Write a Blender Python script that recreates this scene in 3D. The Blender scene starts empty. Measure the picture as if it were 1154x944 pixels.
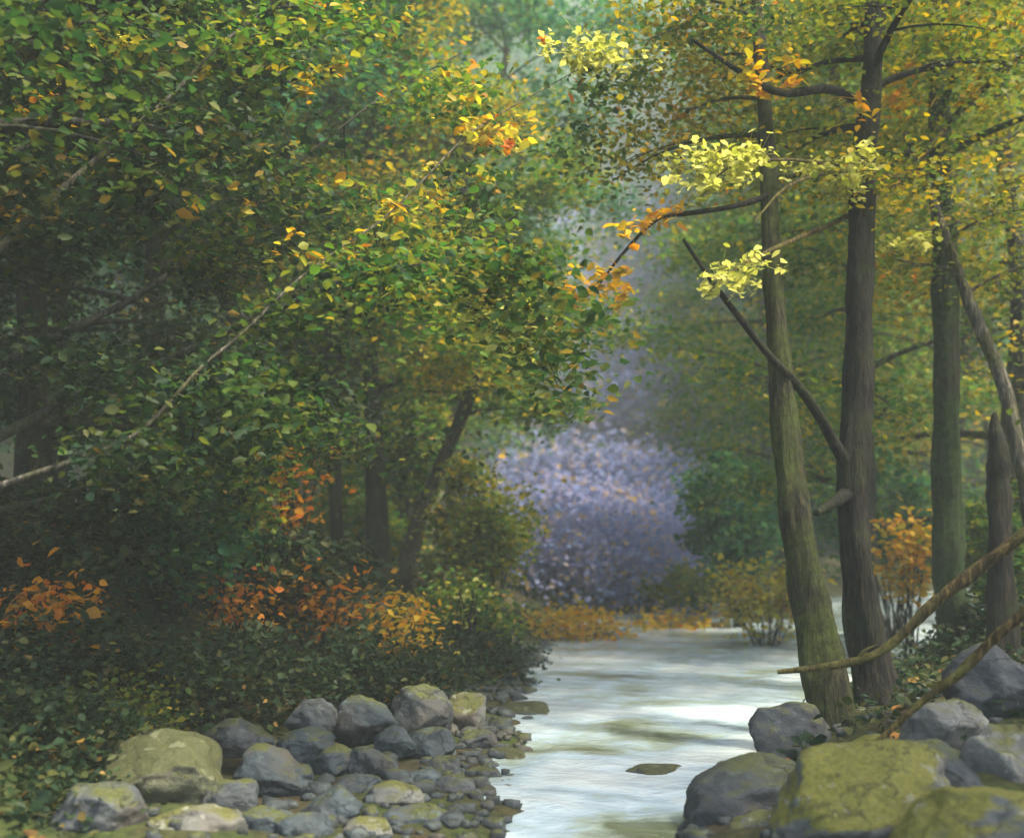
import bpy, math
import numpy as np
from mathutils import noise as mnoise, Vector

C = bpy.context.scene.collection
SC = bpy.context.scene
PI = math.pi

# ------------------------------------------------------------------ camera model (used to read distances off the photograph)
F = 1237.0; CX, CY = 577.0, 472.0
CAMZ = 1.6; PITCH = math.radians(5.9)
cp, sp = math.cos(PITCH), math.sin(PITCH)
def ray(px, py):
    u = (px-CX)/F; v = (CY-py)/F
    return np.array([u, cp - sp*v, sp + cp*v])
def P(px, py, D):
    d = ray(px, py); return np.array([0, 0, CAMZ]) + d*(D/d[1])
def on_plane(px, py, z):
    d = ray(px, py); return np.array([0, 0, CAMZ]) + d*((z-CAMZ)/min(d[2], -0.02))

# ------------------------------------------------------------------ helpers
def tag(o, label=None, cat=None, group=None, kind=None):
    if label: o['label'] = label
    if cat: o['category'] = cat
    if group: o['group'] = group
    if kind: o['kind'] = kind
    return o
def empty(name, loc):
    o = bpy.data.objects.new(name, None); C.objects.link(o); o.location = [float(c) for c in loc]
    o.empty_display_size = 0.2
    return o
def link(name, me, mat, parent=None, origin=None, smooth=True):
    o = bpy.data.objects.new(name, me); C.objects.link(o)
    if mat: me.materials.append(mat)
    if smooth: me.polygons.foreach_set('use_smooth', [True]*len(me.polygons))
    if parent: o.parent = parent
    return o
def raw_mesh(name, V, Fq):
    """V (n,3); Fq (m,4) quads"""
    V = np.asarray(V, dtype=np.float32); Fq = np.asarray(Fq, dtype=np.int32)
    me = bpy.data.meshes.new(name)
    k = Fq.shape[1]
    me.vertices.add(len(V)); me.vertices.foreach_set('co', V.ravel())
    me.loops.add(Fq.size); me.loops.foreach_set('vertex_index', Fq.ravel())
    me.polygons.add(len(Fq)); me.polygons.foreach_set('loop_start', np.arange(0, Fq.size, k, dtype=np.int32))
    me.polygons.foreach_set('loop_total', np.full(len(Fq), k, dtype=np.int32))
    me.update(calc_edges=True); me.validate()
    return me
def nrm(a): return a/np.maximum(np.linalg.norm(a, axis=-1, keepdims=True), 1e-9)
def spline(pts, n=24):
    p = np.asarray(pts, float); 
    if len(p) == 2: p = np.array([p[0], (p[0]*2+p[1])/3, (p[0]+p[1]*2)/3, p[1]])
    q = np.vstack([2*p[0]-p[1], p, 2*p[-1]-p[-2]])
    out = []; m = len(p)-1
    for t in np.linspace(0, m-1e-6, n):
        i = int(t); u = t-i; a, b, c, d = q[i], q[i+1], q[i+2], q[i+3]
        out.append(0.5*((2*b)+(-a+c)*u+(2*a-5*b+4*c-d)*u*u+(-a+3*b-3*c+d)*u**3))
    return np.array(out)

class Geo:
    def __init__(s): s.V = []; s.Q = []; s.n = 0
    def add(s, V, Q):
        s.V.append(V); s.Q.append(Q+s.n); s.n += len(V)
    def tube(s, pts, r, k=9, rough=.08, seed=0, flare=0.0):
        pts = np.asarray(pts, float); n = len(pts); rng = np.random.default_rng(seed)
        r = np.interp(np.linspace(0, 1, n), np.linspace(0, 1, len(r)), r) if hasattr(r, '__len__') else np.full(n, r)
        T = nrm(np.gradient(pts, axis=0))
        ref = np.array([1., 0.13, 0.05]) if abs(T[:, 0]).mean() < .8 else np.array([0.05, 1., 0.1])
        A = nrm(np.cross(T, ref)); B = np.cross(T, A)
        th = np.arange(k)/k*2*PI
        ph = rng.uniform(0, 6, 4)
        L = np.linspace(0, n*.5, n)[:, None]
        bump = 1+rough*(np.sin(2*th[None]+ph[0]+L*.7)+.7*np.sin(3*th[None]+ph[1]-L*1.1)+.6*np.sin(L*1.9+ph[2]))+rough*.5*rng.normal(size=(n, k))
        R = r[:, None]*bump
        if k > 20: R = R*(1+.03*np.sin(11*th[None]+ph[1]+L*.25)+.02*np.sin(7*th[None]-ph[2]-L*.4))
        if flare:
            f = np.exp(-np.arange(n)/n*9)[:, None]
            R = R*(1+flare*f*(1+.6*np.sin(4*th[None]+ph[3])))
        V = pts[:, None]+R[..., None]*(A[:, None]*np.cos(th)[None, :, None]+B[:, None]*np.sin(th)[None, :, None])
        V = V.reshape(-1, 3)
        i = np.arange(n-1)[:, None]*k; j = np.arange(k)[None]; j2 = (j+1) % k
        Q = np.stack([i+j, i+j2, i+k+j2, i+k+j], -1).reshape(-1, 4)
        s.add(V, Q)
        # end cap: a blunt tip
        tip = pts[-1]+T[-1]*r[-1]*.8
        m = (n-1)*k
        Vc = np.vstack([V[m:m+k], tip[None], tip[None]+1e-4])
        jj = np.arange(k)
        Qc = np.stack([jj, (jj+1) % k, np.full(k, k), np.full(k, k+1)], -1)
        s.add(Vc, Qc)
    def build(s, name, mat, parent=None, off=None, smooth=True):
        V = np.vstack(s.V); Q = np.vstack(s.Q)
        if off is not None: V = V-np.asarray(off)
        return link(name, raw_mesh(name, V, Q), mat, parent, smooth=smooth)

def leaf_geo(g, c, size, rng, tilt=.55, droop=.25, width=.32):
    c = np.asarray(c, float); n = len(c)
    if n == 0: return
    L = size*rng.uniform(.45, 1.4, n)[:, None]
    az = rng.uniform(0, 2*PI, n)
    a = nrm(np.stack([np.cos(az), np.sin(az), -droop+.35*rng.normal(size=n)], -1))
    up = np.array([0, 0, 1.])+tilt*rng.normal(size=(n, 3))
    s_ = nrm(np.cross(up, a)); nn = np.cross(a, s_)
    W = L*width*rng.uniform(.8, 1.2, n)[:, None]; f = L*rng.uniform(.03, .13, n)[:, None]
    cu = L*rng.uniform(-.02, .14, n)[:, None]
    V = np.stack([c-a*L*.5, c-a*L*.18+s_*W+nn*f, c+a*L*.2+s_*W*.75+nn*(f-cu*.3), c+a*L*.5-nn*cu,
                  c+a*L*.2-s_*W*.75+nn*(f-cu*.3), c-a*L*.18-s_*W+nn*f], 1).reshape(-1, 3)
    b = np.arange(n)[:, None]*6
    Q = np.concatenate([b+np.array([[0, 1, 2, 3]]), b+np.array([[3, 4, 5, 0]])], 0)
    g.add(V, Q)
def clumps(centers, n, spread, rng):
    centers = np.asarray(centers, float)
    sp_ = np.asarray(spread)*np.ones(3)
    k = len(centers)
    cnt = np.maximum(1, (n*rng.uniform(.45, 1.6, k)).astype(int))
    sc = rng.uniform(.6, 1.35, k)
    idx = np.repeat(np.arange(k), cnt)
    return centers[idx]+rng.normal(size=(len(idx), 3))*sp_*sc[idx][:, None]

# ------------------------------------------------------------------ materials
def nodes(name):
    m = bpy.data.materials.new(name); m.use_nodes = True
    nt = m.node_tree; nt.nodes.clear()
    out = nt.nodes.new('ShaderNodeOutputMaterial')
    return m, nt, out
def N(nt, t, **kw):
    n = nt.nodes.new(t)
    for k, v in kw.items():
        if k in n.inputs: n.inputs[k].default_value = v
        else: setattr(n, k, v)
    return n
def ramp(nt, stops, interp='LINEAR'):
    r = nt.nodes.new('ShaderNodeValToRGB'); cr = r.color_ramp; cr.interpolation = interp
    while len(cr.elements) < len(stops): cr.elements.new(.5)
    for e, (p, c) in zip(cr.elements, stops):
        e.position = p; e.color = (c[0], c[1], c[2], 1) if hasattr(c, '__len__') else (c, c, c, 1)
    return r
def leaf_mat(name, cols, trans=.48, rough=.5):
    """cols: list of (weight, rgb): each leaf takes one colour of its kind"""
    m, nt, out = nodes(name)
    geo = N(nt, 'ShaderNodeNewGeometry'); tc = N(nt, 'ShaderNodeTexCoord')
    no = N(nt, 'ShaderNodeTexNoise', Scale=.9, Detail=3.0)
    nt.links.new(tc.outputs['Object'], no.inputs['Vector'])
    mm = N(nt, 'ShaderNodeMath', operation='MULTIPLY_ADD'); mm.inputs[1].default_value = .7; mm.inputs[2].default_value = -.42
    nt.links.new(no.outputs['Fac'], mm.inputs[0])
    ad = N(nt, 'ShaderNodeMath', operation='ADD', use_clamp=True)
    nt.links.new(geo.outputs['Random Per Island'], ad.inputs[0]); nt.links.new(mm.outputs[0], ad.inputs[1])
    tot = sum(w for w, _ in cols); acc = 0; st = []
    for w, c in cols: st.append((acc/tot, c)); acc += w
    r = ramp(nt, st, 'LINEAR')
    nt.links.new(ad.outputs[0], r.inputs[0])
    b = N(nt, 'ShaderNodeBsdfPrincipled', Roughness=rough); b.inputs['Specular IOR Level'].default_value = .12
    t = N(nt, 'ShaderNodeBsdfTranslucent'); mx = N(nt, 'ShaderNodeMixShader'); mx.inputs[0].default_value = trans
    nt.links.new(r.outputs[0], b.inputs['Base Color']); 
    hs = N(nt, 'ShaderNodeHueSaturation', Saturation=1.1, Value=1.25); nt.links.new(r.outputs[0], hs.inputs['Color']); nt.links.new(hs.outputs[0], t.inputs['Color'])
    nt.links.new(b.outputs[0], mx.inputs[1]); nt.links.new(t.outputs[0], mx.inputs[2]); nt.links.new(mx.outputs[0], out.inputs[0])
    return m
def bark_mat(name, dark, light, moss=None, moss_amt=.5):
    m, nt, out = nodes(name)
    tc = N(nt, 'ShaderNodeTexCoord'); mp = N(nt, 'ShaderNodeMapping'); mp.inputs['Scale'].default_value = (10, 10, 1.5)
    nt.links.new(tc.outputs['Object'], mp.inputs[0])
    n1 = N(nt, 'ShaderNodeTexNoise', Scale=3.0, Detail=6.0, Roughness=.65); nt.links.new(mp.outputs[0], n1.inputs['Vector'])
    r = ramp(nt, [(.38, [c*.6 for c in dark]), (.5, dark), (.64, light)]); nt.links.new(n1.outputs[0], r.inputs[0])
    col = r.outputs[0]
    if moss:
        n2 = N(nt, 'ShaderNodeTexNoise', Scale=2.2, Detail=5.0, Roughness=.6); nt.links.new(tc.outputs['Object'], n2.inputs['Vector'])
        rr = ramp(nt, [(max(0, .62-moss_amt*.4), 0), (.78-moss_amt*.4, 1)]); nt.links.new(n2.outputs[0], rr.inputs[0])
        mx = N(nt, 'ShaderNodeMix', data_type='RGBA'); n5 = N(nt, 'ShaderNodeTexNoise', Scale=16.0, Detail=5.0, Roughness=.7); nt.links.new(tc.outputs['Object'], n5.inputs['Vector'])
        rm = ramp(nt, [(.35, [c*.4 for c in moss]), (.68, [c*1.25 for c in moss])]); nt.links.new(n5.outputs[0], rm.inputs[0]); nt.links.new(rm.outputs[0], mx.inputs[7])
        nt.links.new(rr.outputs[0], mx.inputs[0]); nt.links.new(col, mx.inputs[6]); col = mx.outputs[2]
    b = N(nt, 'ShaderNodeBsdfPrincipled', Roughness=.85); b.inputs['Specular IOR Level'].default_value = .2
    bp = N(nt, 'ShaderNodeBump', Strength=1.0, Distance=.06); nt.links.new(n1.outputs[0], bp.inputs['Height'])
    nt.links.new(bp.outputs[0], b.inputs['Normal']); nt.links.new(col, b.inputs['Base Color']); nt.links.new(b.outputs[0], out.inputs[0])
    return m
def rock_mat(name, dark, light, moss, moss_amt, brown=(.1, .075, .05)):
    m, nt, out = nodes(name)
    tc = N(nt, 'ShaderNodeTexCoord'); oi = N(nt, 'ShaderNodeObjectInfo')
    va = N(nt, 'ShaderNodeVectorMath', operation='ADD'); nt.links.new(tc.outputs['Object'], va.inputs[0])
    sc = N(nt, 'ShaderNodeVectorMath', operation='SCALE'); sc.inputs['Scale'].default_value = 17.0
    cmb = N(nt, 'ShaderNodeCombineXYZ'); nt.links.new(oi.outputs['Random'], cmb.inputs[0]); nt.links.new(oi.outputs['Random'], cmb.inputs[2])
    nt.links.new(cmb.outputs[0], sc.inputs[0]); nt.links.new(sc.outputs[0], va.inputs[1])
    n1 = N(nt, 'ShaderNodeTexNoise', Scale=4.0, Detail=9.0, Roughness=.62); nt.links.new(va.outputs[0], n1.inputs['Vector'])
    n3 = N(nt, 'ShaderNodeTexNoise', Scale=38.0, Detail=4.0, Roughness=.7); nt.links.new(va.outputs[0], n3.inputs['Vector'])
    r = ramp(nt, [(.3, dark), (.68, light)]); nt.links.new(n1.outputs[0], r.inputs[0])
    n4 = N(nt, 'ShaderNodeTexNoise', Scale=1.7, Detail=4.0); nt.links.new(va.outputs[0], n4.inputs['Vector'])
    rb = ramp(nt, [(.56, 0), (.75, .7)]); nt.links.new(n4.outputs[0], rb.inputs[0])
    mb = N(nt, 'ShaderNodeMix', data_type='RGBA'); mb.inputs[7].default_value = (*brown, 1)
    nt.links.new(rb.outputs[0], mb.inputs[0]); nt.links.new(r.outputs[0], mb.inputs[6])
    # moss grows where the stone faces up, in patches
    geo = N(nt, 'ShaderNodeNewGeometry'); sx = N(nt, 'ShaderNodeSeparateXYZ'); nt.links.new(geo.outputs['Normal'], sx.inputs[0])
    n2 = N(nt, 'ShaderNodeTexNoise', Scale=2.6, Detail=6.0, Roughness=.65); nt.links.new(va.outputs[0], n2.inputs['Vector'])
    ma = N(nt, 'ShaderNodeMath', operation='MULTIPLY_ADD'); ma.inputs[1].default_value = .45; nt.links.new(sx.outputs[2], ma.inputs[0]); nt.links.new(n2.outputs[0], ma.inputs[2])
    t0 = 1.12-.55*moss_amt
    rm = ramp(nt, [(min(.95, t0-.12), 0), (min(.99, t0+.04), 1)]); nt.links.new(ma.outputs[0], rm.inputs[0])
    mx = N(nt, 'ShaderNodeMix', data_type='RGBA'); nt.links.new(rm.outputs[0], mx.inputs[0]); nt.links.new(mb.outputs[2], mx.inputs[6])
    mr = ramp(nt, [(.35, [c*.55 for c in moss]), (.65, moss)]); nt.links.new(n3.outputs[0], mr.inputs[0]); nt.links.new(mr.outputs[0], mx.inputs[7])
    # lichen blotches and cracks
    n6 = N(nt, 'ShaderNodeTexNoise', Scale=11.0, Detail=3.0, Roughness=.5); nt.links.new(va.outputs[0], n6.inputs['Vector'])
    rl = ramp(nt, [(.62, 0), (.66, .55)]); nt.links.new(n6.outputs[0], rl.inputs[0])
    ml = N(nt, 'ShaderNodeMix', data_type='RGBA'); ml.inputs[7].default_value = (light[0]*1.5, light[1]*1.5, light[2]*1.35, 1); nt.links.new(rl.outputs[0], ml.inputs[0]); nt.links.new(mx.outputs[2], ml.inputs[6])
    wv = N(nt, 'ShaderNodeVectorMath', operation='MULTIPLY_ADD'); wv.inputs[1].default_value = (.5, .5, .5); nt.links.new(n1.outputs['Color'], wv.inputs[0]); nt.links.new(va.outputs[0], wv.inputs[2])
    vo = N(nt, 'ShaderNodeTexVoronoi', feature='DISTANCE_TO_EDGE', Scale=2.4); nt.links.new(wv.outputs[0], vo.inputs['Vector'])
    rk = ramp(nt, [(0, .45), (.018, 1)]); nt.links.new(vo.outputs['Distance'], rk.inputs[0])
    mx = N(nt, 'ShaderNodeMix', data_type='RGBA'); mx.inputs[6].default_value = (dark[0]*.5, dark[1]*.5, dark[2]*.5, 1); nt.links.new(rk.outputs[0], mx.inputs[0]); nt.links.new(ml.outputs[2], mx.inputs[7])
    b = N(nt, 'ShaderNodeBsdfPrincipled', Roughness=.72); b.inputs['Specular IOR Level'].default_value = .35
    nt.links.new(mx.outputs[2], b.inputs['Base Color'])
    ad = N(nt, 'ShaderNodeMath', operation='MULTIPLY_ADD'); ad.inputs[1].default_value = .25; nt.links.new(n3.outputs[0], ad.inputs[0]); nt.links.new(n1.outputs[0], ad.inputs[2])
    ak = N(nt, 'ShaderNodeMath', operation='MULTIPLY_ADD'); ak.inputs[1].default_value = .25; nt.links.new(rk.outputs[0], ak.inputs[0]); nt.links.new(ad.outputs[0], ak.inputs[2])
    bp = N(nt, 'ShaderNodeBump', Strength=.85, Distance=.045); nt.links.new(ak.outputs[0], bp.inputs['Height']); nt.links.new(bp.outputs[0], b.inputs['Normal'])
    nt.links.new(b.outputs[0], out.inputs[0])
    return m

LEAF = dict(
 deep=leaf_mat('leaves_deep', [(5, (.016, .045, .014)), (5, (.034, .080, .018)), (4, (.065, .105, .020)), (2, (.11, .12, .022)), (.5, (.24, .16, .03)), (.2, (.32, .22, .04))]),
 green=leaf_mat('leaves_green', [(3, (.026, .085, .022)), (4, (.055, .135, .024)), (4, (.10, .165, .024)), (2, (.17, .19, .028)), (.5, (.36, .28, .03)), (.2, (.42, .32, .06))]),
 warm=leaf_mat('leaves_warm', [(3, (.06, .105, .018)), (4, (.11, .14, .020)), (4, (.19, .18, .022)), (2.5, (.32, .26, .03)), (1, (.46, .29, .03)), (.3, (.44, .17, .02))]),
 olive=leaf_mat('leaves_olive', [(3, (.05, .10, .018)), (5, (.09, .135, .02)), (4, (.15, .165, .022)), (1.5, (.25, .21, .025)), (.3, (.44, .28, .03))]),
 teal=leaf_mat('leaves_teal', [(4, (.014, .068, .036)), (5, (.032, .11, .050)), (4, (.055, .14, .044)), (1, (.10, .16, .04))]),
 violet=leaf_mat('leaves_mist_tint', [(4, (.15, .20, .36)), (5, (.20, .24, .42)), (2, (.25, .23, .38)), (.7, (.48, .33, .08))], trans=.5),  # blue violet mist of the distance put into the leaf colour
 dark=leaf_mat('leaves_shaded', [(5, (.008, .022, .010)), (5, (.014, .034, .014)), (3, (.028, .046, .014)), (1, (.06, .06, .016)), (.25, (.2, .12, .03))], trans=.25),  # deep shade put into the leaf colour, mostly for the left side
 gold=leaf_mat('leaves_gold', [(2, (.32, .27, .035)), (3, (.54, .38, .035)), (3, (.58, .34, .03)), (1, (.52, .22, .02))], trans=.5),
 orange=leaf_mat('leaves_orange', [(1.5, (.14, .09, .02)), (3, (.48, .24, .025)), (3, (.54, .24, .02)), (2, (.5, .14, .015))]),
 litter=leaf_mat('leaves_litter', [(4, (.03, .022, .012)), (4, (.07, .045, .018)), (2, (.16, .08, .02)), (1, (.3, .14, .025))], trans=.1),
 pale=leaf_mat('leaves_pale', [(2, (.3, .33, .06)), (3, (.52, .52, .12)), (3, (.62, .6, .2)), (1, (.4, .42, .07))]),
 yellow=leaf_mat('leaves_yellow', [(2, (.22, .24, .04)), (3, (.42, .38, .05)), (2, (.55, .44, .07)), (1, (.45, .25, .03))]),
)
BARK = dict(
 moss=bark_mat('bark_mossy', (.018, .017, .010), (.07, .062, .028), (.050, .064, .013), .62),
 dark=bark_mat('bark_dark', (.007, .007, .006), (.034, .026, .017), (.022, .028, .010), .35),
 pale=bark_mat('bark_pale', (.06, .056, .045), (.22, .20, .155), (.09, .09, .03), .4),
 grey=bark_mat('bark_grey', (.025, .025, .022), (.09, .085, .07), (.06, .07, .03), .4),
 ochre=bark_mat('bark_ochre', (.05, .035, .012), (.20, .14, .045), (.13, .12, .03), .45),
 green=bark_mat('bark_green', (.02, .02, .012), (.06, .05, .03), (.03, .055, .015), .7),
)
ROCK = dict(
 blue=rock_mat('rock_blue_grey', (.011, .017, .021), (.048, .066, .077), (.07, .08, .02), .3),
 grey=rock_mat('rock_grey', (.04, .043, .042), (.16, .165, .15), (.10, .105, .025), .4),
 dark=rock_mat('rock_dark', (.014, .018, .022), (.055, .065, .072), (.07, .08, .02), .35),
 moss=rock_mat('rock_mossy', (.035, .042, .045), (.12, .128, .12), (.135, .135, .018), .76),
 olive=rock_mat('rock_olive', (.032, .037, .026), (.09, .096, .062), (.056, .062, .02), .85),
 pebble=rock_mat('rock_pebble', (.014, .018, .02), (.06, .075, .078), (.07, .08, .02), .2),
)

# ------------------------------------------------------------------ terrain
YS = np.array([-15, 0, 4.5, 5.75, 7.9, 11, 15, 20, 25, 30, 40, 60])
XL = np.array([-1.2, -.7, -.2, -.12, -.02, .05, .35, 1.0, 4.4, 11, 26, 60])
XR = np.array([1.6, 1.0, .75, .75, 1.75, 3.1, 5.6, 10., 14., 20, 34, 70])
def smooth01(t): t = np.clip(t, 0, 1); return t*t*(3-2*t)
def fbm(x, y):
    return (np.sin(x*.9+1.3*np.sin(y*.7))*np.cos(y*.8+.9*np.sin(x*.6+1))+.5*np.sin(x*2.1+y*1.3+1)*np.cos(y*2.3-x*.7)+.25*np.sin(x*4.7-y*2.9)*np.cos(y*5.1+x*1.7))/1.75
def height(x, y):
    x = np.asarray(x, float); y = np.asarray(y, float)
    xl = np.interp(y, YS, XL); xr = np.interp(y, YS, XR)
    xl = xl+(.10*np.sin(y*2.3)+.07*np.sin(y*5.9+1)+.04*np.sin(y*12.7))*smooth01((y-3)/3)
    dl = np.maximum(xl-x, 0); dr = np.maximum(x-xr, 0); d = dl+dr
    inside = np.minimum(x-xl, xr-x)
    h = np.where(d > 0, 0, -.06-.22*smooth01(inside/.6))
    h = h+np.where(dl > 0, .12*(1-np.exp(-dl/.5))+.75*smooth01((dl-np.interp(y, [8.2, 12], [2.0, .15]))/2.2)+.05*np.maximum(dl-2, 0), 0)+np.where(dr > 0, .42*(1-np.exp(-dr/1.0))+.04*dr, 0)
    h = h+.12*fbm(x*.8, y*.8)*smooth01(d/1.5)+.035*fbm(x*3.1+4, y*3.3)*smooth01(d/.5)
    r = np.hypot(x, y); ang = np.arctan2(x, np.maximum(y, .1))
    start = 36+34*np.exp(-((ang-.085)/.10)**2)
    start = np.where(y < 0, 60, start)
    h = h+(.62+.5*np.exp(-((ang-.085)/.13)**2)*(y > 0))*np.maximum(0, np.sqrt((r-start)**2+60)-np.sqrt(60)+(r-start))*.5*smooth01((r-start+12)/20)
    h = np.minimum(h, 62+3*fbm(x*.1, y*.1))+.8*fbm(x*.12, y*.12)*smooth01((r-25)/25)
    return h
def gz(x, y): return float(height(x, y))
def axis(lo, hi, fine_lo, fine_hi, nf, nc):
    a = np.linspace(fine_lo, fine_hi, nf)
    l = fine_lo-(fine_lo-lo)*np.linspace(1, 0, nc, endpoint=False)**1.8
    r = fine_hi+(hi-fine_hi)*np.linspace(0, 1, nc+1)[1:]**1.8
    return np.concatenate([l, a, r])
gx = axis(-125, 125, -9, 12, 230, 60); gy = axis(-16, 155, 3, 30, 260, 60)
GX, GY = np.meshgrid(gx, gy)
GV = np.stack([GX, GY, height(GX, GY)], -1).reshape(-1, 3)
nx = len(gx); i = np.arange(len(gy)-1)[:, None]*nx; j = np.arange(nx-1)[None]
GQ = np.stack([i+j, i+j+1, i+j+1+nx, i+j+nx], -1).reshape(-1, 4)
m, nt, out = nodes('forest_floor')
tc = N(nt, 'ShaderNodeTexCoord')
n1 = N(nt, 'ShaderNodeTexNoise', Scale=1.1, Detail=8.0, Roughness=.65); n2 = N(nt, 'ShaderNodeTexNoise', Scale=14.0, Detail=6.0, Roughness=.7)
nt.links.new(tc.outputs['Object'], n1.inputs['Vector']); nt.links.new(tc.outputs['Object'], n2.inputs['Vector'])
r1 = ramp(nt, [(.3, (.018, .016, .010)), (.5, (.045, .036, .02)), (.7, (.08, .06, .028))]); nt.links.new(n2.outputs[0], r1.inputs[0])
r2 = ramp(nt, [(.42, 0), (.6, 1)]); nt.links.new(n1.outputs[0], r2.inputs[0])
r3 = ramp(nt, [(.35, (.02, .034, .01)), (.7, (.06, .08, .02))]); nt.links.new(n2.outputs[0], r3.inputs[0])
mx = N(nt, 'ShaderNodeMix', data_type='RGBA'); nt.links.new(r2.outputs[0], mx.inputs[0]); nt.links.new(r1.outputs[0], mx.inputs[6]); nt.links.new(r3.outputs[0], mx.inputs[7])
b = N(nt, 'ShaderNodeBsdfPrincipled', Roughness=.95); b.inputs['Specular IOR Level'].default_value = .15
bp = N(nt, 'ShaderNodeBump', Strength=.8, Distance=.05); nt.links.new(n2.outputs[0], bp.inputs['Height']); nt.links.new(bp.outputs[0], b.inputs['Normal'])
nt.links.new(mx.outputs[2], b.inputs['Base Color']); nt.links.new(b.outputs[0], out.inputs[0])
tag(link('ground', raw_mesh('ground', GV, GQ), m), kind='structure')

# ------------------------------------------------------------------ stream
vy = np.concatenate([np.linspace(-14, 4, 40, endpoint=False), np.linspace(4, 14, 260, endpoint=False), np.linspace(14, 34, 160)])
us = np.linspace(0, 1, 130)
xl = np.interp(vy, YS, XL)-.35; xr = np.interp(vy, YS, XR)+.35
WX = xl[:, None]+(xr-xl)[:, None]*us[None]; WY = np.repeat(vy[:, None], len(us), 1)
WZ = .010*np.sin(WX*5.1+2.2*np.sin(WY*1.7))*np.sin(WY*4.3+1.4*np.sin(WX*3))+.006*np.sin(WX*11+WY*7)*np.sin(WY*13-WX*4)
WV = np.stack([WX, WY, WZ], -1).reshape(-1, 3)
nx = len(us); i = np.arange(len(vy)-1)[:, None]*nx; j = np.arange(nx-1)[None]
WQ = np.stack([i+j, i+j+1, i+j+1+nx, i+j+nx], -1).reshape(-1, 4)
m, nt, out = nodes('stream_water')
tc = N(nt, 'ShaderNodeTexCoord')
mp = N(nt, 'ShaderNodeMapping'); mp.inputs['Scale'].default_value = (.42, .62, 1); mp.inputs['Rotation'].default_value = (0, 0, .12); nt.links.new(tc.outputs['Object'], mp.inputs[0])
n1 = N(nt, 'ShaderNodeTexNoise', Scale=1.5, Detail=4.0, Roughness=.55, Distortion=.4); nt.links.new(mp.outputs[0], n1.inputs['Vector'])
n2 = N(nt, 'ShaderNodeTexNoise', Scale=13.0, Detail=5.0, Roughness=.55, Distortion=.8); nt.links.new(mp.outputs[0], n2.inputs['Vector'])
n3 = N(nt, 'ShaderNodeTexNoise', Scale=60.0, Detail=3.0); nt.links.new(mp.outputs[0], n3.inputs['Vector'])
# churned water, with pale sky and olive tree reflections put into the colour
rc = ramp(nt, [(.33, (.10, .12, .06)), (.42, (.25, .31, .27)), (.50, (.31, .41, .48)), (.58, (.43, .51, .55)), (.72, (.52, .58, .58))])
ad = N(nt, 'ShaderNodeMath', operation='MULTIPLY_ADD'); ad.inputs[1].default_value = .22; nt.links.new(n2.outputs[0], ad.inputs[0])
sb = N(nt, 'ShaderNodeMath', operation='SUBTRACT'); sb.inputs[1].default_value = .095; nt.links.new(n1.outputs[0], sb.inputs[0]); nt.links.new(sb.outputs[0], ad.inputs[2])
nt.links.new(ad.outputs[0], rc.inputs[0])
wat = N(nt, 'ShaderNodeBsdfPrincipled', Roughness=.10, IOR=1.33); wat.inputs['Specular IOR Level'].default_value = .7
nt.links.new(rc.outputs[0], wat.inputs['Base Color'])
hh = N(nt, 'ShaderNodeMath', operation='MULTIPLY_ADD'); hh.inputs[1].default_value = .3; nt.links.new(n3.outputs[0], hh.inputs[0]); nt.links.new(n2.outputs[0], hh.inputs[2])
bp = N(nt, 'ShaderNodeBump', Strength=.45, Distance=.04); nt.links.new(hh.outputs[0], bp.inputs['Height']); nt.links.new(bp.outputs[0], wat.inputs['Normal'])
nt.links.new(wat.outputs[0], out.inputs[0])
tag(link('stream', raw_mesh('stream', WV, WQ), m), kind='structure')

# ------------------------------------------------------------------ rocks
import bmesh
_bm = bmesh.new(); bmesh.ops.create_icosphere(_bm, subdivisions=5, radius=1)
ICO_V = np.array([v.co[:] for v in _bm.verts]); ICO_F = np.array([[v.index for v in f.verts] for f in _bm.faces]); _bm.free()
def rock(px, py, w, h, zb, kind, label, seed, depth=.85, yaw=None, group=None, name='rock', tilt=0):
    rng = np.random.default_rng(seed+500)
    base = on_plane(px, py+h*.5, zb); D = base[1]
    rx = w*.5*D/F; rz = h*.5*D/F*1.25; ry = rx*depth
    c = P(px, py+h*.08, D+ry*.35)
    V = ICO_V.copy()
    for _ in range(11):                                        # worn facets
        d = nrm(rng.normal(size=3)*np.array([1, 1, .8])); k = rng.uniform(.62, .92)
        over = V@d-k
        V = V-np.where(over > 0, over*.8, 0)[:, None]*d
    off = rng.uniform(-50, 50, 3)
    nz = np.array([mnoise.fractal(Vector(v*1.3+off), 0.85, 2.1, 8) for v in ICO_V])
    V = V*(1+.15*nz)[:, None]
    V[:, 2] = np.where(V[:, 2] < -.55, -.55+.3*(V[:, 2]+.55), V[:, 2])
    sc = np.array([rx, ry, rz])/np.array([np.abs(V[:, 0]).max(), np.abs(V[:, 1]).max(), V[:, 2].max()*1.0])
    V = V*sc
    a = rng.uniform(-.35, .35) if yaw is None else yaw
    ca, sa = math.cos(a), math.sin(a)
    V = np.stack([V[:, 0]*ca-V[:, 1]*sa, V[:, 0]*sa+V[:, 1]*ca, V[:, 2]], -1)
    if tilt:
        ct, st = math.cos(tilt), math.sin(tilt); V = np.stack([V[:, 0]*ct-V[:, 2]*st, V[:, 1], V[:, 0]*st+V[:, 2]*ct], -1)
    o = link(name, raw_mesh(name, V, ICO_F), ROCK[kind]); o.location = [float(t) for t in c]
    ROCKPOS.append((c[0], c[1], max(rx, ry)))
    tag(o, label, 'boulder' if w > 140 else 'rock', group)
    return o
ROCKPOS = []
LG = 'rocks heaped on the left bank'; RG = 'boulders along the right bank'; WG = 'stones breaking the surface of the stream'
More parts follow.
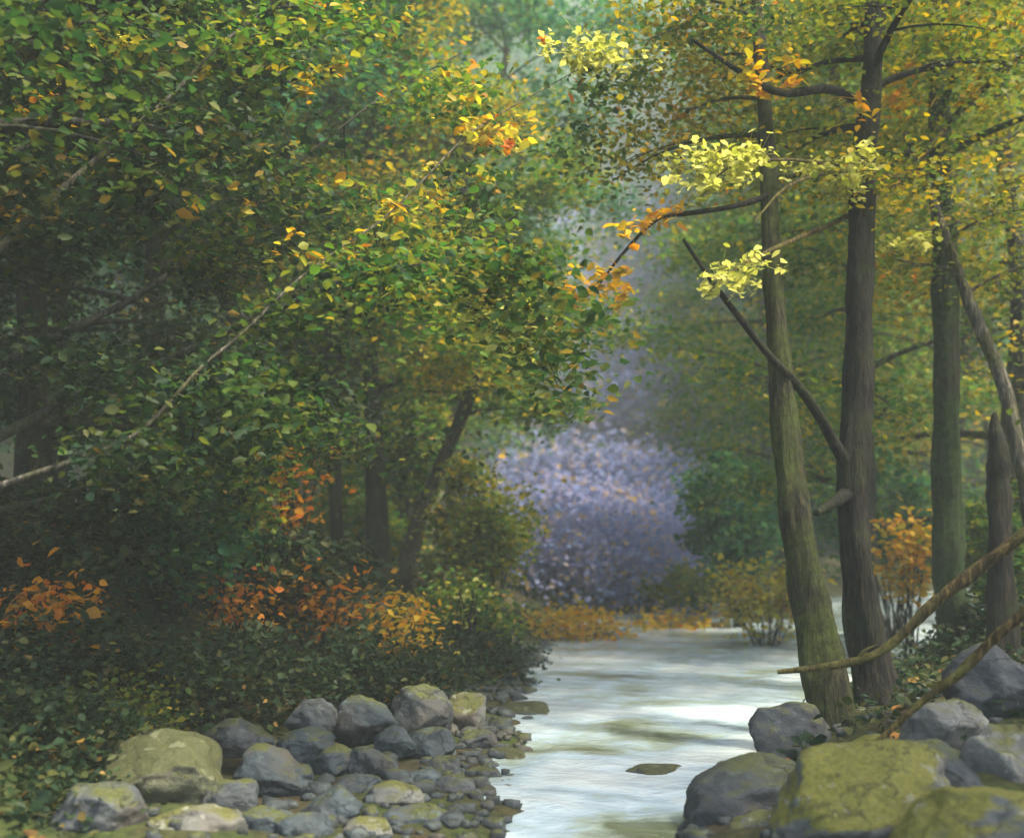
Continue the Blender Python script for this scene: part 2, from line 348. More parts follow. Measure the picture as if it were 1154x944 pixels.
ROCKS = [
 # px, py, w, h, zb, kind, label, depth, group, tilt
 (190, 868, 180, 84, .10, 'olive', 'broad olive mossy boulder at the lower left, largest rock of the left bank', .8, LG, 0),
 (305, 872, 100, 56, .08, 'blue', 'biggest blue grey rock, touching the right side of the olive mossy boulder', .8, LG, -.15),
 (268, 832, 84, 40, .2, 'dark', 'dark slate rock behind the olive mossy boulder', .8, LG, 0),
 (346, 842, 68, 44, .12, 'blue', 'rounded grey blue rock in the middle of the left heap', .8, LG, 0),
 (410, 812, 84, 50, .12, 'blue', 'blue rock at the top of the left heap below the orange shrubs', .8, LG, 0),
 (352, 806, 62, 36, .22, 'dark', 'small dark rock up the bank behind the left heap', .8, LG, 0),
 (524, 804, 62, 44, .02, 'grey', 'pale angular rock at the water edge, furthest right of the left bank', .8, LG, .25),
 (474, 800, 74, 52, .10, 'dark', 'dark wet rock just left of the pale angular rock', .8, LG, 0),
 (486, 838, 66, 36, .03, 'blue', 'flat blue grey rock below the dark wet rock', .8, LG, 0),
 (418, 862, 66, 40, .05, 'dark', 'dark low rock wedged between blue rocks of the left heap', .8, LG, 0),
 (444, 900, 76, 38, .02, 'grey', 'light grey rock near the water at the foot of the left heap', .8, LG, 0),
 (374, 912, 74, 46, .03, 'blue', 'blue grey rock at the bottom edge below the left heap', .8, LG, 0),
 (292, 930, 70, 38, .05, 'blue', 'half hidden slate blue rock at the bottom edge beside the pinkish stone', .8, LG, 0),
 (222, 934, 110, 50, .05, 'grey', 'pinkish grey stone at the bottom edge below the olive boulder', .8, LG, 0),
 (110, 915, 110, 56, .12, 'dark', 'dark mossy rock at the lower left corner', .8, LG, 0),
 (378, 858, 52, 34, .08, 'blue', 'small blue grey rock at the centre of the left heap', .8, LG, 0),
 (446, 836, 50, 34, .08, 'blue', 'small round blue rock under the topmost blue rock', .8, LG, 0),
 (330, 880, 54, 36, .07, 'blue', 'small slate rock in front of the biggest blue grey one', .8, LG, 0),
 (404, 890, 56, 34, .04, 'blue', 'small pale blue rock between the two lowest grey ones', .8, LG, 0),
 (500, 866, 50, 26, .0, 'dark', 'small dark rock at the water side of the left heap', .8, LG, 0),
 (478, 884, 56, 30, .0, 'blue', 'smooth grey blue rock touching the shallows', .8, LG, 0),
 (536, 836, 48, 24, -.01, 'dark', 'small black rock in the shallows below the pale angular rock', .8, WG, 0),
 (545, 872, 44, 16, -.03, 'dark', 'tiny flat dark stone out in the shallows', .8, WG, 0),
 (340, 934, 70, 36, .04, 'blue', 'low slate rock at the bottom edge in the left heap', .8, LG, 0),
 (258, 900, 64, 40, .08, 'dark', 'dark rock in the shade right under the olive boulder', .8, LG, 0),
 (412, 938, 60, 32, .02, 'grey', 'small grey rock at the bottom edge next to the shallows', .8, LG, 0),
 (512, 890, 58, 30, -.02, 'dark', 'small dark stone standing in the shallows beside the left heap', .8, WG, 0),
 (470, 926, 86, 36, -.01, 'blue', 'low grey stone half sunk in the shallows at the bottom edge', .8, WG, 0),
 (566, 852, 60, 18, -.05, 'olive', 'flat olive stone barely breaking the pale water', .8, WG, 0),
 (588, 800, 70, 18, -.05, 'olive', 'long olive stone awash near the left shore', .8, WG, 0),
 (735, 868, 74, 14, -.04, 'olive', 'thin dark green stone awash in the middle of the pale water', .7, WG, 0),
 (886, 826, 96, 66, .02, 'dark', 'dark purplish rock at the water edge left of the mossy trunk', .8, RG, 0),
 (838, 896, 172, 78, .02, 'dark', 'dark boulder with a pale flat top leaning into the stream', .7, RG, .12),
 (880, 938, 130, 46, .02, 'grey', 'pale grey stone at the bottom edge below the dark boulder', .8, RG, 0),
 (965, 896, 230, 100, .2, 'moss', 'long low yellow green mossy boulder under the leaning tree', .9, RG, .22),
 (1046, 884, 160, 86, .2, 'blue', 'blue grey boulder behind the mossy boulder, brown stain on top', .8, RG, 0),
 (1064, 824, 104, 62, .32, 'grey', 'pale grey rock between the dark trunk and the right edge', .8, RG, 0),
 (1140, 868, 110, 92, .25, 'grey', 'big light grey boulder cut by the right edge', .8, RG, 0),
 (1100, 934, 210, 92, .22, 'moss', 'moss capped boulder at the lower right corner', .8, RG, .2),
 (1120, 770, 120, 84, .4, 'dark', 'dark shaded boulder under the lower ochre pole', .8, RG, 0),
 (992, 852, 90, 46, .2, 'moss', 'small mossy stone at the foot of the dark trunk', .8, RG, 0),
]
for k, (px, py, w, h, zb, kind, lab, dep, grp, tl) in enumerate(ROCKS):
    rock(px, py, w, h, zb, kind, lab, k, depth=dep, group=grp, tilt=tl)

# gravel and pebbles along both shores: nobody could count them
g = Geo(); rng = np.random.default_rng(5)
oct_v = np.array([[1, 0, 0], [0, 1, 0], [-1, 0, 0], [0, -1, 0], [0, 0, 1], [0, 0, -1]], float)
_bm = bmesh.new(); bmesh.ops.create_cube(_bm, size=1.4); bmesh.ops.subdivide_edges(_bm, edges=_bm.edges[:], cuts=1, use_grid_fill=True)
CV = np.array([v.co[:] for v in _bm.verts]); CQ = np.array([[v.index for v in f.verts] for f in _bm.faces]); _bm.free(); CV = nrm(CV)*.6+CV*.4
for _ in range(1700):
    y = rng.uniform(4.5, 16); side = rng.random() < .65
    d = abs(rng.normal())*(.8 if y < 9 else .45)-.12
    x = np.interp(y, YS, XL)-d if side else np.interp(y, YS, XR)+d
    s = rng.uniform(.015, .05)*(1 if rng.random() < .85 else 1.7)
    V = CV*(1+.18*rng.normal(size=(len(CV), 1)))*s*np.array([1.2, 1, .7]); a = rng.uniform(0, 6); ca, sa = math.cos(a), math.sin(a)
    V = np.stack([V[:, 0]*ca-V[:, 1]*sa, V[:, 0]*sa+V[:, 1]*ca, V[:, 2]], -1)+np.array([x, y, max(gz(x, y), -.03)+s*.2])
    g.add(V, CQ)
tag(g.build('shore_pebbles', ROCK['pebble']), 'small blue grey pebbles scattered along both shores of the stream', 'pebbles', kind='stuff')

# ------------------------------------------------------------------ trees
def limb_pts(o, az, L, up, rng, sag=.25, n=8):
    d = np.array([math.cos(az), math.sin(az), up]); d = d/np.linalg.norm(d)
    side = np.array([-d[1], d[0], 0])
    k1, k2 = rng.normal(0, .12, 2)
    t = np.linspace(0, 1, n)[:, None]
    return np.asarray(o)+d*L*t+side*L*(k1*t+k2*t*t)+np.array([0, 0, 1])*L*(-sag*t*t)
def tree(name, label, cat, base, path, rad, bark, leaf, n_limbs, limb_len, t0, leaves, lsize, seed, spread=(.34, .34, .16), up=.5, sag=.3, group=None, k=10, az_bias=None, parts=(), flare=.5, own_limbs=(), nt_=40, sub=3):
    """a tapered trunk with limbs, twigs and a crown of separate leaves"""
    rng = np.random.default_rng(seed)
    base = np.asarray(base, float)
    root = empty(name, base); tag(root, label, cat, group)
    tp = spline(path, nt_); r = np.interp(np.linspace(0, 1, nt_), np.linspace(0, 1, len(rad)), rad)
    w = Geo(); w.tube(tp, r, k=k, seed=seed, flare=flare)
    cl = []
    for q in range(n_limbs):
        t = t0+(1-t0)*(q+rng.random())/n_limbs; i_ = min(int(t*(nt_-1)), nt_-1)
        az = q*2.399+rng.normal(0, .3)
        if az_bias is not None and rng.random() < .6: az = az_bias+rng.normal(0, .7)
        f = 1-.55*max(0, (t-t0)/(1-t0))**1.5
        L = limb_len*f*rng.uniform(.7, 1.2)
        lp = limb_pts(tp[i_], az, L, up*rng.uniform(.5, 1.5), rng, sag)
        w.tube(lp, [max(.008, r[i_]*.42), .006], k=5, seed=seed+q)
        cl += [lp[5], lp[6], lp[7]]
        for s_ in range(sub):
            m_ = rng.integers(2, 7)
            sp2 = limb_pts(lp[m_], az+rng.choice([-1, 1])*rng.uniform(.5, 1.2), L*rng.uniform(.3, .55), rng.uniform(-.1, .6), rng, sag, 6)
            w.tube(sp2, [max(.006, r[i_]*.16), .003], k=4, seed=seed+q*7+s_)
            cl += [sp2[2], sp2[4], sp2[5]]
    w.build('trunk', BARK[bark], root, base)
    if leaves:
        cl = np.array(cl); lf = Geo()
        leaf_geo(lf, clumps(cl, leaves*1.7/len(cl), spread, rng), lsize*.74, rng)
        lf.build('crown', LEAF[leaf], root, base, smooth=False)
    for pts, rr, bk in own_limbs:
        gg = Geo(); gg.tube(spline(pts, 20), rr, k=7, seed=seed+31); gg.build('limb', BARK[bk], root, base)
    return root
def spray(root, pts, leaf, n, size, seed, spread=.1, name='leaf_spray', tilt=.5):
    """a bough of leaves of one colour that hangs on this tree"""
    rng = np.random.default_rng(seed)
    for p_ in pts:
        lf = Geo(); q_ = Geo()
        m_ = max(1, min(6, n//9)); sub_ = p_+rng.normal(size=(m_, 3))*np.array(spread)*(1 if m_ > 1 else 0)
        for c0 in sub_:
            lf.tube(np.linspace(p_, c0, 3)+np.array([[0, 0, 0], [0, 0, .01], [0, 0, 0]])+1e-4, .002, k=3)
            cs = clumps([c0], n/m_, np.minimum(np.array(spread), .05), rng); leaf_geo(lf, cs, size, rng, tilt=tilt)
            for c_ in cs: lf.tube(np.linspace(c0, c_, 3)+np.array([[0, 0, 0], [0, 0, .008], [0, 0, 0]]), .0012, k=3)
        lf.build(name, LEAF[leaf], root, np.array(root.location), smooth=False)
def twigs(root, polys, r, bark, name='limb', k=6):
    for q, pts in enumerate(polys):
        gg = Geo(); gg.tube(spline(pts, 22), r, k=k, seed=q); gg.build(name, BARK[bark], root, np.array(root.location))
def PP(lst): return [P(*t) for t in lst]

# --- the trees on the right bank
A = tree('mossy_tree', 'leaning olive mossy tree rising from the boulders, nearest trunk to the water on the right', 'tree', P(950, 866, 8.2),
     PP([(953, 880, 8.2), (938, 800, 8.2), (915, 690, 8.3), (898, 590, 8.4), (885, 480, 8.5), (876, 380, 8.6), (868, 250, 8.7), (862, 120, 8.8), (848, -60, 9.0), (840, -260, 9.2)]),
     [.19, .15, .135, .12, .10, .085, .07, .06, .05, .04], 'moss', 'warm', 10, 1.6, .72, 5000, .085, 11, az_bias=PI/2, k=36, flare=.35, nt_=70)
B = tree('dark_tree', 'dark brown tree with a bare limb forking to the upper left, behind the mossy tree', 'tree', P(1008, 846, 8.7),
     PP([(1012, 862, 8.7), (992, 795, 8.75), (973, 700, 8.8), (962, 600, 8.8), (963, 520, 8.8), (968, 400, 8.9), (970, 280, 9.0), (973, 180, 9.1), (983, 80, 9.2), (990, -60, 9.3), (985, -250, 9.5)]),
     [.21, .15, .13, .118, .115, .115, .105, .10, .09, .08, .05], 'dark', 'olive', 10, 1.8, .74, 5000, .085, 12, az_bias=PI/2, k=36, nt_=70,
     own_limbs=[(PP([(958, 530, 8.8), (945, 508, 8.7), (925, 472, 8.6), (900, 436, 8.5), (868, 402, 8.45), (835, 360, 8.4), (806, 322, 8.3), (770, 270, 8.2)]), [.06, .045, .04, .034, .03, .024, .012], 'dark'),
                (PP([(958, 555, 8.75), (940, 566, 8.6), (920, 578, 8.4)]), [.06, .045, .03], 'dark'),
                (PP([(985, 130, 9.15), (960, 110, 9.0), (930, 100, 8.8), (880, 105, 8.5), (840, 85, 8.3), (780, 45, 8.1)]), [.05, .04, .03, .015], 'dark')])
Ct = tree('green_tree', 'upright dark green tree standing behind the upper ochre pole', 'tree', P(1080, 772, 11),
     PP([(1080, 785, 11), (1074, 700, 11), (1068, 600, 11), (1066, 480, 11), (1066, 350, 11.1), (1063, 240, 11.2), (1058, 120, 11.3), (1061, -60, 11.5), (1066, -200, 11.8)]),
     [.19, .145, .135, .13, .125, .12, .105, .09, .06], 'green', 'olive', 12, 2.0, .68, 7000, .095, 13, k=30, nt_=70,
     own_limbs=[(PP([(1064, 146, 11.25), (1040, 175, 10.6), (1000, 216, 10.0), (950, 246, 9.2), (900, 268, 8.6), (860, 286, 8.2), (822, 308, 8.0), (800, 328, 7.9)]), [.04, .032, .028, .024, .018, .012, .006], 'ochre'),
                (PP([(1060, 150, 11.25), (1100, 108, 11.0), (1154, 62, 10.6), (1220, 20, 10.3)]), [.045, .035, .02], 'ochre'),
                (PP([(1063, 190, 11.2), (1020, 200, 10.2), (960, 192, 9.2), (912, 200, 8.6), (880, 216, 8.3), (850, 250, 8.1)]), [.03, .024, .018, .012, .006], 'ochre')])
spray(Ct, PP([(820, 312, 7.95), (806, 322, 7.9), (834, 300, 8.0), (845, 297, 8.1)]), 'pale', 55, .07, 1, (.13, .13, .05))
spray(Ct, PP([(810, 185, 8.2), (830, 182, 8.2), (848, 178, 8.2), (822, 195, 8.2), (806, 210, 8.15)]), 'pale', 85, .075, 2, (.13, .13, .05))
spray(Ct, PP([(920, 188, 8.7), (940, 192, 8.8), (960, 190, 8.9), (950, 204, 8.8), (968, 196, 8.9)]), 'pale', 65, .07, 3, (.13, .13, .05))
spray(Ct, PP([(1005, 278, 9.8), (1022, 274, 9.8), (1035, 270, 9.8)]), 'pale', 34, .07, 4, (.06, .06, .03))
twigs(Ct, [PP([(975, 192, 9.4), (930, 184, 8.8), (880, 180, 8.4), (830, 186, 8.2), (800, 205, 8.1)]), PP([(1063, 246, 11.2), (1035, 268, 10.0), (1000, 280, 9.8)])], [.018, .012, .005], 'ochre')
spray(B, PP([(860, 100, 8.4), (895, 68, 8.6), (880, 90, 8.5), (935, 110, 8.8), (840, 92, 8.3)]), 'gold', 22, .09, 5, (.09, .09, .06))
spray(B, PP([(745, 245, 8.2), (725, 255, 8.2), (760, 240, 8.2), (712, 258, 8.2)]), 'gold', 16, .09, 6, (.07, .07, .04))
spray(Ct, PP([(1015, 110, 10.4), (1035, 115, 10.4), (1020, 98, 10.4), (1090, 108, 11), (1100, 40, 10.8), (1125, 35, 10.8), (1145, 20, 10.6), (1085, 38, 10.8)]), 'gold', 42, .10, 7, (.12, .12, .08))
spray(A, PP([(665, 330, 8.6), (690, 318, 8.6), (640, 345, 8.6), (700, 340, 8.6), (690, 292, 8.5), (655, 310, 8.5)]), 'gold', 22, .085, 8, (.08, .08, .06))
twigs(A, [PP([(866, 220, 8.7), (830, 232, 8.5), (780, 240, 8.3), (740, 248, 8.3), (700, 288, 8.5), (668, 328, 8.6), (632, 352, 8.6)])], [.03, .02, .012, .005], 'dark')

for tr_, rr_, bk_, azs in [(A, .075, 'moss', (-2.6, -1.5, -.5, 2.4)), (B, .075, 'dark', (-2.2, -1.2, -.2, 1.5)), (Ct, .07, 'green', (-2.4, -1.3, -.2))]:
    for q, az_ in enumerate(azs):
        b_ = np.array(tr_.location); L_ = .55+.15*(q % 2); pts = []
        for t_ in (0, .25, .5, .75, 1):
            xx, yy = b_[0]+math.cos(az_+.3*t_)*L_*t_, b_[1]+math.sin(az_+.3*t_)*L_*t_
            pts.append([xx, yy, max(b_[2]+.16*(1-t_)**2-.22*t_, gz(xx, yy)-.03)])
        gg = Geo(); gg.tube(spline(pts, 12), [rr_*1.3, rr_*.8, rr_*.5, .015], k=10, rough=.12, seed=q+3); gg.build('root', BARK[bk_], tr_, b_)
D_ = tree('pale_leaning_sapling', 'thin pale leaning tree slanting down to the right edge beside the dark green tree', 'tree', P(1175, 660, 10.4),
     PP([(1178, 680, 10.4), (1160, 570, 10.4), (1148, 510, 10.45), (1130, 430, 10.5), (1100, 360, 10.6), (1078, 300, 10.7), (1050, 225, 10.8), (1020, 150, 10.9)]), [.075, .07, .065, .06, .05, .03], 'pale', 'olive', 6, 1.0, .6, 1500, .085, 14, flare=.2)
S_ = tree('broken_snag', 'short dark broken stump with a pointed top near the right edge', 'snag', P(1128, 690, 9.6),
     PP([(1130, 740, 9.6), (1128, 640, 9.6), (1126, 560, 9.6), (1124, 500, 9.6), (1120, 466, 9.6)]), [.115, .105, .10, .085, .02], 'dark', 'olive', 0, 1, .9, 0, .08, 15, k=12)
# two fallen poles, propped on the bank out of frame
for nm, lab, pts, rr in [
   ('fallen_branch', 'upper bent ochre pole lying across the front of the three trunks', [(876, 757, 7.55), (930, 751, 7.5), (985, 738, 7.45), (1018, 713, 7.4), (1050, 682, 7.35), (1100, 642, 7.3), (1160, 598, 7.2), (1260, 530, 7.1)], [.016, .024, .028, .034, .037, .038, .042, .05]),
   ('fallen_branch', 'lower straight ochre pole rising from the rocks to the right edge', [(986, 838, 5.95), (1040, 790, 5.9), (1085, 755, 5.85), (1120, 719, 5.8), (1165, 682, 5.75), (1260, 610, 5.6)], [.014, .021, .025, .026, .028, .03])]:
    pw = PP(pts); root = empty(nm, pw[0]); tag(root, lab, 'branch', 'ochre poles leaning on the right bank')
    gg = Geo(); sp_pts = spline(pw, 40); gg.tube(sp_pts, rr, k=10, rough=.1, seed=len(lab)); gg.build('stem', BARK['ochre'], root, pw[0])
    for q in (9, 17, 26):
        gg = Geo(); a0 = sp_pts[q]; gg.tube(spline([a0, a0+np.array([.05, -.02, .07]), a0+np.array([.12, -.05, .11])], 8), [.014, .01, .005], k=6, seed=q); gg.build('twig_stub', BARK['ochre'], root, pw[0])

# --- mid trees on the left
tree('slender_tree', 'thin dark upright trunk, leftmost of the three in the left thicket', 'tree', P(380, 650, 15), PP([(382, 690, 15), (379, 600, 15), (375, 480, 15), (372, 380, 15.1), (370, 200, 15.2), (380, 40, 15.3), (385, -120, 15.4)]), [.11, .09, .085, .08, .07, .03], 'dark', 'green', 16, 2.6, .38, 15000, .12, 21, group='trees of the left thicket')
tree('slender_tree', 'thicker dark upright trunk with orange leaves across it, middle of the left thicket', 'tree', P(428, 650, 14.5), PP([(430, 690, 14.5), (425, 600, 14.5), (421, 480, 14.5), (417, 400, 14.5), (410, 250, 14.7), (420, 80, 14.8), (425, -110, 15)]), [.15, .125, .115, .105, .09, .03], 'dark', 'warm', 16, 2.6, .42, 15000, .12, 22, group='trees of the left thicket')
tree('slender_tree', 'dark trunk leaning to the right over the round olive bush', 'tree', P(455, 640, 15.5), PP([(452, 680, 15.5), (468, 600, 15.5), (490, 540, 15.5), (512, 488, 15.4), (532, 438, 15.3), (552, 370, 15.2), (575, 270, 15.2), (590, 130, 15.2)]), [.12, .1, .09, .085, .08, .03], 'dark', 'green', 13, 2.0, .48, 9000, .12, 23, group='trees of the left thicket')

# --- the near tree whose boughs hang in from the left
NB = P(-260, 760, 6.4)
near_limbs = [
  [(-200, 620, 6.3), (-60, 568, 6.2), (50, 530, 6.2), (115, 508, 6.2), (165, 480, 6.3), (225, 415, 6.5), (275, 374, 6.7), (330, 320, 6.9), (380, 282, 7.1), (430, 248, 7.3), (475, 205, 7.6), (530, 150, 7.9), (600, 108, 8.2), (680, 64, 8.5), (760, 34, 8.8)],
  [(-200, 400, 6.2), (-60, 330, 6.3), (40, 240, 6.5), (120, 170, 6.8), (190, 110, 7.1), (250, 50, 7.3), (310, 5, 7.6), (380, -40, 8)],
  [(-200, 500, 6.4), (-60, 440, 6.6), (60, 380, 6.9), (160, 330, 7.3), (260, 250, 7.8), (340, 180, 8.2), (430, 110, 8.7), (520, 60, 9)],
  [(-210, 300, 6.4), (-80, 230, 6.8), (20, 170, 7.2), (100, 130, 7.6), (190, 60, 8), (240, 20, 8.3)],
  [(-200, 600, 6.7), (-50, 520, 6.9), (80, 450, 7.1), (200, 400, 7.3), (310, 350, 7.2), (400, 312, 7.0), (480, 310, 6.8), (560, 352, 6.7), (605, 395, 6.65)],
  [(-200, 650, 6.9), (-60, 590, 7.6), (60, 560, 8.2), (170, 520, 8.7), (260, 480, 9.2), (330, 450, 9.6)],
  [(-210, 150, 6.6), (-80, 60, 7), (50, 0, 7.5), (150, -40, 8), (300, -90, 8.5), (460, -110, 9)],
]
near = tree('overhanging_maple', 'large dark maple whose long pale boughs hang in from the left edge', 'tree', NB, [NB, P(-230, 500, 6.4), P(-215, 250, 6.4), P(-230, -100, 6.5), P(-240, -500, 6.8), P(-230, -800, 7.2)], [.26, .22, .19, .16, .12, .06], 'grey', 'deep', 16, 2.6, .42, 12000, .10, 31)
rng = np.random.default_rng(77)
cl, clw = [], []
for q, L in enumerate(near_limbs):
    pts = spline(PP(L), 44)
    gg = Geo(); gg.tube(pts, [.04, .028, .017, .011, .005] if q else [.028, .016, .011, .009, .007, .005, .003], k=7, seed=q)
    for s_ in range(14):
        m_ = rng.integers(9, 43); dirn = pts[min(m_+1, 43)]-pts[m_-1]; az = math.atan2(dirn[1], dirn[0])+rng.choice([-1, 1])*rng.uniform(.5, 1.3)
        tw = limb_pts(pts[m_], az, rng.uniform(.35, .9), rng.uniform(-.4, .35), rng, .35, 6)
        gg.tube(tw, [.007, .003], k=4, seed=s_)
        tgt = clw if (m_ > 26 and rng.random() < .6) else cl
        tgt += [tw[2], tw[4], tw[5]]
    gg.build('limb', BARK['pale' if q in (0, 1, 3) else 'grey'], near, NB)
cl = np.array(cl); shade = (cl[:, 0]/cl[:, 1] < -.25+.06*rng.normal(size=len(cl)))  # left part of the crown gets leaves with shade in their colour
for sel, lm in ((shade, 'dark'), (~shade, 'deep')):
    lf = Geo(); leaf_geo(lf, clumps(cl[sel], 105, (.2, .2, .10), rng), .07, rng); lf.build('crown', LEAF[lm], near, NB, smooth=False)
lf = Geo(); leaf_geo(lf, clumps(clw, 75, (.2, .2, .09), rng), .07, rng); lf.build('crown', LEAF['green'], near, NB, smooth=False)
spray(near, PP([(640, 60, 8.4), (660, 52, 8.4), (675, 62, 8.5), (655, 66, 8.4), (690, 70, 8.5)]), 'pale', 60, .07, 41, (.13, .13, .05))
spray(near, PP([(110, 55, 7.2), (130, 58, 7.2), (145, 48, 7.2)]), 'yellow', 26, .08, 42, (.06, .06, .04))
spray(near, PP([(330, 265, 7.2), (345, 285, 7.2), (378, 210, 7.3), (310, 280, 7.2), (270, 235, 7), (220, 230, 6.8), (395, 290, 7.2)]), 'yellow', 6, .09, 43, (.09, .09, .06))
spray(near, PP([(560, 352, 6.6), (535, 338, 6.6), (585, 374, 6.6), (545, 364, 6.55), (602, 390, 6.6), (525, 355, 6.6)]), 'pale', 34, .07, 44, (.12, .12, .05))
spray(near, PP([(540, 150, 8), (560, 165, 8), (580, 145, 8), (600, 140, 8.1), (530, 130, 8), (500, 190, 8), (480, 215, 7.8), (560, 210, 8), (430, 260, 7.4), (460, 240, 7.5), (360, 75, 8), (345, 100, 8), (325, 95, 8)]), 'yellow', 22, .09, 45, (.12, .12, .06))
spray(near, PP([(400, 290, 7.4), (430, 105, 8.3), (550, 145, 8), (575, 160, 8), (530, 78, 8.4), (610, 45, 8.5), (350, 5, 8), (655, 95, 8.5), (385, 75, 8.2)]), 'orange', 8, .085, 46, (.08, .08, .05))
spray(near, PP([(50, 112, 7), (90, 118, 7.2), (30, 130, 7), (20, 245, 6.6), (40, 250, 6.7), (60, 235, 6.7)]), 'gold', 14, .06, 47, (.08, .08, .04))

# --- more leafy trees filling the left bank and its edge
LT = [
 # px base, D, height m, crown len, leaf, n, size, label
 (40, 10.5, 9, 2.4, 'dark', 20000, .10, 'dark leafy tree filling the far left edge behind the hanging boughs'),
 (150, 12.5, 10, 2.8, 'dark', 20000, .11, 'dense dark tree in the left thicket behind the lone red leaves'),
 (270, 13.5, 11, 2.8, 'teal', 20000, .12, 'blue green tree left of the thin dark trunks'),
 (330, 18, 12, 3.2, 'green', 18000, .14, 'mid green tree farther back in the left thicket'),
 (520, 21, 13, 3.2, 'teal', 18000, .15, 'misty blue green tree above the leaning dark trunk'),
 (60, 17, 13, 3.4, 'teal', 16000, .14, 'deep green tree behind the far left edge'),
 (-40, 16, 12, 3.2, 'deep', 14000, .13, 'dark tree half outside the left edge, behind the overhanging maple'),
 (455, 27, 14, 3.6, 'green', 14000, .18, 'pale misty green tree beyond the left thicket'),
]
for q, (px, D, H, cl_, leaf, n, ls, lab) in enumerate(LT):
    x = (px-CX)/F*D; z = gz(x, D); b0 = np.array([x, D, z-.1]); rg = np.random.default_rng(600+q)
    pth = [b0]+[b0+np.array([rg.normal(0, .12)*k_, rg.normal(0, .12)*k_, H*k_/5]) for k_ in range(1, 6)]
    tree('leafy_tree', lab, 'tree', b0, pth, [.16, .13, .1, .07, .02], 'dark', leaf, 20, cl_, {270: .42, 330: .45, 520: .42}.get(px, .16), n*({270: .6, 330: .6, 520: .7}.get(px, 1)), ls, 100+q, spread=(.36, .36, .2), up=.35, sag=.35, group='leafy trees of the left bank')
RT = [
 (972, 15, 11, 2.4, 'green', 14000, .13, 'green tree whose trunk hides behind the dark trunk'),
 (1130, 14, 11, 2.6, 'warm', 15000, .13, 'yellow olive tree at the right edge behind the pale leaning tree'),
 (1066, 20, 13, 3.2, 'green', 16000, .15, 'green tree directly behind the dark green trunk'),
 (880, 21, 13, 2.6, 'green', 15000, .15, 'olive green tree right of the violet gap'),
 (1120, 25, 15, 3.8, 'warm', 15000, .18, 'tall golden olive tree far behind the right edge'),
 (860, 31, 16, 3.4, 'green', 13000, .20, 'misty green tree farther back behind the mossy tree'),
 (930, 32, 17, 4.2, 'warm', 13000, .22, 'golden tree far behind the dark limb'),
 (520, 46, 19, 3.6, 'teal', 9000, .26, 'hazy blue green tree left of the violet gap'),
 (850, 50, 19, 4.0, 'teal', 9000, .30, 'faint blue green tree on the right shoulder of the violet gap'),
 (1060, 38, 18, 4.5, 'warm', 12000, .25, 'far golden tree high on the right slope'),
]
for x_, y_, H_, lab_, sd_ in [(6.6, 3.4, 11, 'unseen green tree added outside the right edge to shade the boulders', 190), (3.6, -4.5, 12, 'unseen green tree added behind the viewpoint to shade the foreground', 191)]:  # added trees out of view, put in to shade the foreground
    z_ = gz(x_, y_); b0 = np.array([x_, y_, z_-.1])
    tree('leafy_tree', lab_, 'tree', b0, [b0, b0+np.array([.1, 0, H_*.3]), b0+np.array([-.1, .1, H_*.65]), b0+np.array([0, 0, H_])], [.2, .16, .1, .03], 'grey', 'green', 20, 3.2, .35, 9000, .14, sd_, group='leafy trees beyond the right bank')
for q, (px, D, H, cl_, leaf, n, ls, lab) in enumerate(RT):
    x = (px-CX)/F*D; z = gz(x, D); b0 = np.array([x, D, z-.1]); rg = np.random.default_rng(700+q)
    pth = [b0]+[b0+np.array([rg.normal(0, .12)*k_, rg.normal(0, .12)*k_, H*k_/5]) for k_ in range(1, 6)]
    tree('leafy_tree', lab, 'tree', b0, pth, [.17, .14, .11, .08, .02], 'grey', leaf, 20, cl_, .2, n*.7, ls, 150+q, spread=(.42, .42, .22), up=.4, sag=.3, group='leafy trees beyond the right bank')

# ------------------------------------------------------------------ shrubs
def shrub(label, px, py, w, h, D, leaf, n, size, seed, name='shrub', group=None, clump=.13, cat='bush'):
    """stems fanning from the ground, leaves in clumps at their ends"""
    rng = np.random.default_rng(seed+900)
    c = P(px, py, D); rx = w*.5*D/F; rz = h*.5*D/F; ry = rx*.8
    base = np.array([c[0], c[1], min(gz(c[0], c[1]), c[2]-rz*.6)])
    root = empty(name, base); tag(root, label, cat, group)
    st = Geo(); cl = []
    k = max(9, int(26*min(2, rx)))
    for q in range(k):
        d = nrm(rng.normal(size=3)*np.array([1, 1, .9])); d[2] = abs(d[2])*1.5-.75
        tgt = c+d*np.array([rx, ry, rz])*rng.uniform(.55, 1.05)
        mid = (base+tgt)/2+np.array([0, 0, .25*rz])+rng.normal(0, .06, 3)
        pts = spline([base+rng.normal(0, .05, 3)*np.array([1, 1, 0]), mid, tgt], 9)
        st.tube(pts, [.014, .009, .004], k=4, seed=q)
        cl += [pts[8], pts[7], pts[5]]
        if rng.random() < .5: cl.append(pts[4])
    st.build('stem', BARK['dark'], root, base)
    lf = Geo(); leaf_geo(lf, clumps(cl, n/len(cl), (clump*1.2, clump*1.2, clump*.8), rng), size, rng, tilt=.7); lf.build('foliage', LEAF[leaf], root, base, smooth=False)
    return root
